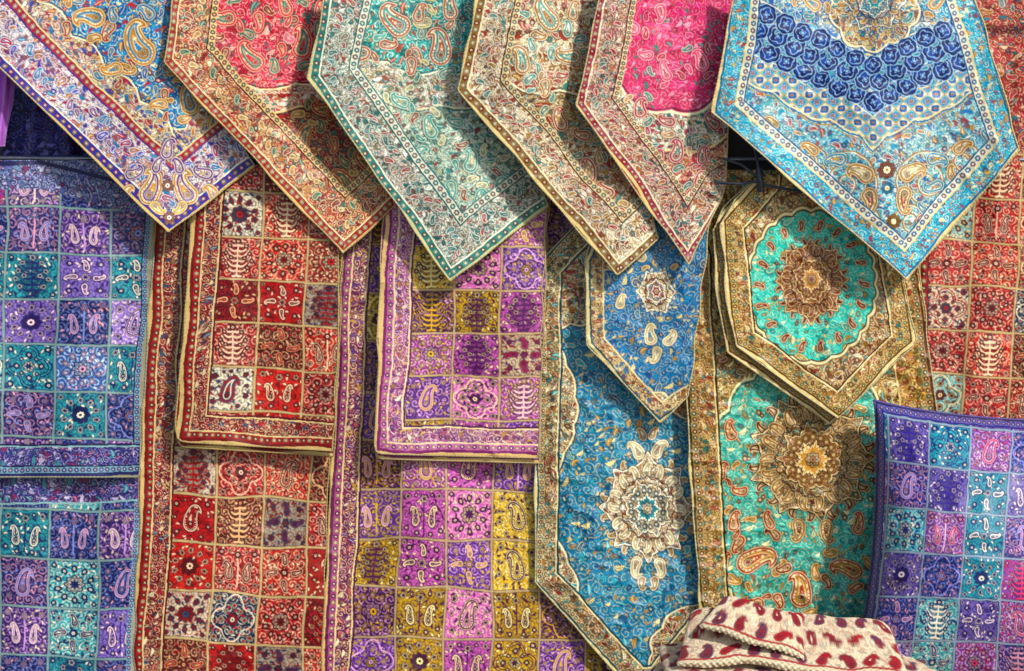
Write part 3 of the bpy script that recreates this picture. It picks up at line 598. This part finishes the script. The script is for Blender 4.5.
rod('hanging_rail',[(-90,-34,.2),(500,-34,.2),(1120,-34,.2)],.012,metal,label='steel rail carrying the pointed tablecloths',cat='rail')
hub=rod('rack_bracket',[(759,168,.2),(760,180,.205),(761,192,.2)],.010,dark,label='dark metal rack bracket with thin arms between cloths',cat='bracket')
for q in([(760,181,.205),(738,184,.205),(714,182,.2)],[(760,178,.205),(757,160,.2),(752,136,.19)],[(760,184,.205),(780,188,.205),(802,192,.2)],[(759,178,.205),(742,165,.2),(722,158,.2)],[(760,180,.2),(760,180,.12),(760,180,.0)]):
    rod('arm',q,.004,dark,hub)
# =========== cushion
def cushion():
    n=400;m=400
    u=np.linspace(-1,1,n);U,Vv=np.meshgrid(u,u);U=U.ravel();Vv=Vv.ravel()
    TL,TR,BR,BL=np.array([874,400.]),np.array([1120,418.]),np.array([1110,708.]),np.array([846,702.])
    bu=1-.10*(1-Vv**2)**.8;bv=1-.065*(1-U**2)**.8
    a=(U*bu+1)/2;b=(Vv*bv+1)/2
    Pp=((1-a)*(1-b))[:,None]*TL+(a*(1-b))[:,None]*TR+(a*b)[:,None]*BR+((1-a)*b)[:,None]*BL
    X=U*125+125;Y=Vv*140+140
    X=X+.8*(vn(X/8,Y/8,1)-.5)*2;Y=Y+.8*(vn(X/8+3,Y/8,3)-.5)*2
    col=checker(X,Y,13,10,43.5,43,.6,['ltvnt','nltlv','tvtnb','lntvn','ntlvl'],{**DEEP,'n':('2c3888','a4a8e4','f0b4c8','141c4c'),'t':('4cb4bc','2c488c','fcf4e0','1c3064'),'l':('9080c0','483098','fce8ec','281c58'),'v':('9458a8','f4d0e0','e05080','281850')},'a8b8c4','242860',2)
    border(col,X,Y,[(0,0),(250,0),(250,280),(0,280),(0,0)],[(2,'flat',C('2c3068')),(5,'small',P('7c78b4','24286c','e8e4d4','5044a0','a04070','384498')),(2,'flat',C('403c88'))],3)
    col=grade(col,1.28,1.08)
    prof=(np.clip(1-U**2,0,1)**.55)*(np.clip(1-Vv**2,0,1)**.55)
    wr=.007*(1-np.abs(2*vn(X/26,Y/22,3)-1))*np.clip(prof*2,0,1)+.018*(vn(X/60,Y/60,2)-.5)*prof+.0015*(vn(X/9,Y/9,2)-.5)
    edge=np.clip(1-np.abs(U),0,1)
    wr+=.010*np.sin(Vv*24+U*2)*np.exp(-edge*6)*prof+.010*np.sin(U*22)*np.exp(-np.clip(1-np.abs(Vv),0,1)*6)*prof
    tilt=.03*(Vv)
    front=W(Pp[:,0],Pp[:,1],.24+tilt+.20*prof+wr)
    ob=gridmesh('cushion',front,n,n,col,FAB)
    link(ob,label='square purple and teal checkered cushion leaning on the cloths',cat='cushion')
    G=np.arange(n*n).reshape(n,n)[np.linspace(0,n-1,60).astype(int)][:,np.linspace(0,n-1,60).astype(int)];ids=G.ravel()
    back=W(Pp[ids,0],Pp[ids,1],.24+tilt[ids]-.06*prof[ids])
    g=gridmesh('back_panel',back,G.shape[0],G.shape[1],col[ids],FAB);link(g,ob)
    F=front.reshape(n,n,3);path=np.concatenate([F[0,::3],F[::3,-1],F[-1,::-3],F[::-3,0]],0)
    keep=[0]
    for i in range(1,len(path)):
        if np.linalg.norm(path[i]-path[keep[-1]])>.003: keep.append(i)
    link(tube('piping',path[keep],1.3/S,pipemat('6a5aa0')),ob)
cushion()
# =========== folded stack
def slab(name,label,cx,cy,dep,w,h,dp,roll,pitch,paint,seed,yaw=0,peak=0,droop=.03,skew=0):
    nt,nx=520,int(w/.7);th=np.linspace(0,2*PI,nt,endpoint=False);u=np.linspace(-1,1,nx)
    U,T=np.meshgrid(u,th,indexing='ij');U=U.ravel();T=T.ravel()
    se=lambda v,e:np.sign(v)*np.abs(v)**e
    e=np.clip(1-np.abs(U)**16,0,1)**.5; e=np.maximum(e,.02)
    ey=np.clip(1-np.abs(U)**10,0,1)**.4
    y=se(np.cos(T),.42)*dp/2*(.9+.1*ey);z=se(np.sin(T),.5)*h/2*(e)
    yy=(y/(.9+.1*ey)+dp/2)*S
    x=U*w/S/2*(1-skew*yy/(dp*S))
    X=U*w/2+400;ed=se(np.sin(T),.5)*h/2*S
    Y=np.where(yy<2,ed,np.sign(np.sin(T))*(yy-2+h*S/2))
    Xw=X+1.5*(vn(X/12,Y/12,3)-.5)*2;Yw=Y+1.*(vn(X/12+4,Y/12,5)-.5)*2
    col=grade(paint(Xw,Yw),1.1,1.12)
    z=z-droop*np.abs(U)**3+peak*np.exp(-((U+.25)/.35)**2)
    z=z+.005*(vn(x*8+seed,y*8+seed*.3,seed)-.5)*2+.003*(vn(x*26,y*22+seed,seed+1)-.5)*2
    y=y+.012*(vn(x*9+seed,x*0+3.3,seed+2)-.5)*2+.004*(vn(x*40,z*60,seed)-.5)
    kn=.0018*np.sin(X*1.1)*np.sin(Y*1.1)*(yy<8)+.0004*np.sin(X*1.9)*np.sin(Y*1.9)
    z=z+kn*np.sin(T);y=y+kn*np.cos(T)
    V=np.stack([x,y,z],1)
    p,r,yw=map(math.radians,(pitch,roll,yaw))
    Rx=np.array([[1,0,0],[0,math.cos(p),-math.sin(p)],[0,math.sin(p),math.cos(p)]])
    Ry=np.array([[math.cos(r),0,math.sin(r)],[0,1,0],[-math.sin(r),0,math.cos(r)]])
    Rz=np.array([[math.cos(yw),-math.sin(yw),0],[math.sin(yw),math.cos(yw),0],[0,0,1]])
    V=V@Rx.T@Ry.T@Rz.T+W(np.array(float(cx)),np.array(float(cy)),np.array(dep))
    ob=gridmesh(name,V,nx,nt,col,WOOL,closed=True)
    link(ob,label=label,cat='folded cloth',group='pile of folded cream shawls');return ob
def pst(seed,e=12):
    pw=P('ece4cc','481c24','fffae8','a81c28','30405c','7c2c38','c8b07c')
    def f(X,Y):
        col=np.ones((len(X),3))*C('e2d4b4')
        k=np.sin(X*1.1)*np.sin(Y*1.1);q=np.abs(Y)-e
        col*=(1-.45*np.clip(.35-k,0,1)*(q<6))[:,None]
        inn=(q>5)*1.
        pq=P('dcccac','5c1c28','fff4dc','a02030','3c5468','a85848','90343c')
        dn=dense(X,Y,pq,12,seed,.6,.0,0,.75,.3);col=mix(col,dn*.5+col*.5,inn)
        per=22;b=(q/27)%1;r_=np.floor(q/27).astype(int)
        xs=X/per+.5*(r_&1);i=np.floor(xs).astype(int);fl=np.where(i&1,1,-1);lx=(xs-i-.5)*2;ly=(b-.5)*27/per*2
        h=hsh(i,r_+seed,seed);an=(h-.5)*1.5;cc,sn=np.cos(an),np.sin(an);lx,ly=cc*lx+sn*ly,-sn*lx+cc*ly
        p_pais(col,lx/.90*fl,ly/.98,2.2*STEP/per,pw['dk'],C('a01c28'),pick(pw['a'][:3],h),pick([C('a01c28'),C('e8d8b8'),C('30405c')],(h*3.1)%1),(q>2)*1.)
        lay(col,sm(np.abs(q-3)-1.2,1)*.9,C('9c1c2c'))
        return col
    return f
slab('folded_shawl','cream folded knitted shawl at the bottom of a pile',800,681,.42,272,.046,.30,0,10,pst(1,8.),1,0,0,.012)
slab('folded_shawl','cream folded shawl with knobbly edge in a pile',797,665,.42,250,.040,.29,1,12,pst(3,7.),3,2,.0,.012)
slab('folded_shawl','cream folded shawl with bold red and dark paisley',792,641,.44,212,.028,.23,4,31,pst(2,4.9),2,-3,.004,.014,.12)
slab('folded_shawl','small cream folded shawl with red paisley on top of a pile',758,622,.46,100,.018,.14,15,38,pst(5,3.),5,-12,.004,.012,.25)
# display table
wood=mat('weathered_wood',False,(.22,.14,.08),.7,0,0,.3,30)
import bmesh
def box(name,x0,x1,y0,y1,z0,z1,m,parent=None,**k):
    bm=bmesh.new();bmesh.ops.create_cube(bm,size=1)
    for v in bm.verts: v.co=((x0+x1)/2+v.co.x*(x1-x0),(y0+y1)/2+v.co.y*(y1-y0),(z0+z1)/2+v.co.z*(z1-z0))
    bmesh.ops.bevel(bm,geom=bm.edges[:],offset=.004,segments=2,affect='EDGES')
    me=bpy.data.meshes.new(name);bm.to_mesh(me);bm.free();me.materials.append(m)
    return link(bpy.data.objects.new(name,me),parent,**k)
tt=box('display_table',.28,1.85,-.75,-.17,.51,.55,wood,label='low wooden display table carrying cushion and folded shawls',cat='table')
for x in(.33,1.78):
    for y in(-.70,-.24): box('leg',x,x+.05,y,y+.05,0,.509,wood,tt)
wm=mat('rough_plaster',False,(.06,.055,.055),.9,0,0,.5,25)
w_=box('wall',-3.2,3.2,.012,.25,0,3.6,wm,label='dark rough plaster wall behind the hanging cloths',cat='wall')
gm=mat('stone_paving',False,(.22,.2,.18),.85,0,0,.4,8)
me=bpy.data.meshes.new('ground');me.from_pydata([(-40,-40,0),(40,-40,0),(40,40,0),(-40,40,0)],[],[(0,1,2,3)]);me.materials.append(gm)
g=bpy.data.objects.new('ground',me);link(g);g['kind']='structure'
# camera and light
cam=bpy.data.cameras.new('Camera');co=bpy.data.objects.new('Camera',cam);bpy.context.scene.collection.objects.link(co)
co.location=(0,-CAMD,ZC);co.rotation_euler=(PI/2,0,0);cam.sensor_width=36;cam.lens=36*CAMD/(1024/S);cam.clip_end=200
bpy.context.scene.camera=co
from mathutils import Vector
sd=Vector((.62,-.78,.74)).normalized()
sl=bpy.data.lights.new('Sun','SUN');sl.energy=3.9;sl.angle=math.radians(4);sl.color=(1,.97,.93)
so=bpy.data.objects.new('Sun',sl);so.rotation_euler=sd.to_track_quat('Z','Y').to_euler();bpy.context.scene.collection.objects.link(so)
w=bpy.data.worlds.new('World');bpy.context.scene.world=w;w.use_nodes=True;nt=w.node_tree
sk=nt.nodes.new('ShaderNodeTexSky');sk.sky_type='NISHITA';sk.sun_disc=False;sk.sun_elevation=math.asin(sd.z);sk.sun_rotation=math.atan2(sd.x,sd.y)
nt.links.new(sk.outputs[0],nt.nodes['Background'].inputs[0]);nt.nodes['Background'].inputs[1].default_value=.13
sc=bpy.context.scene;sc.view_settings.view_transform='Standard';sc.view_settings.look='None';sc.view_settings.exposure=0
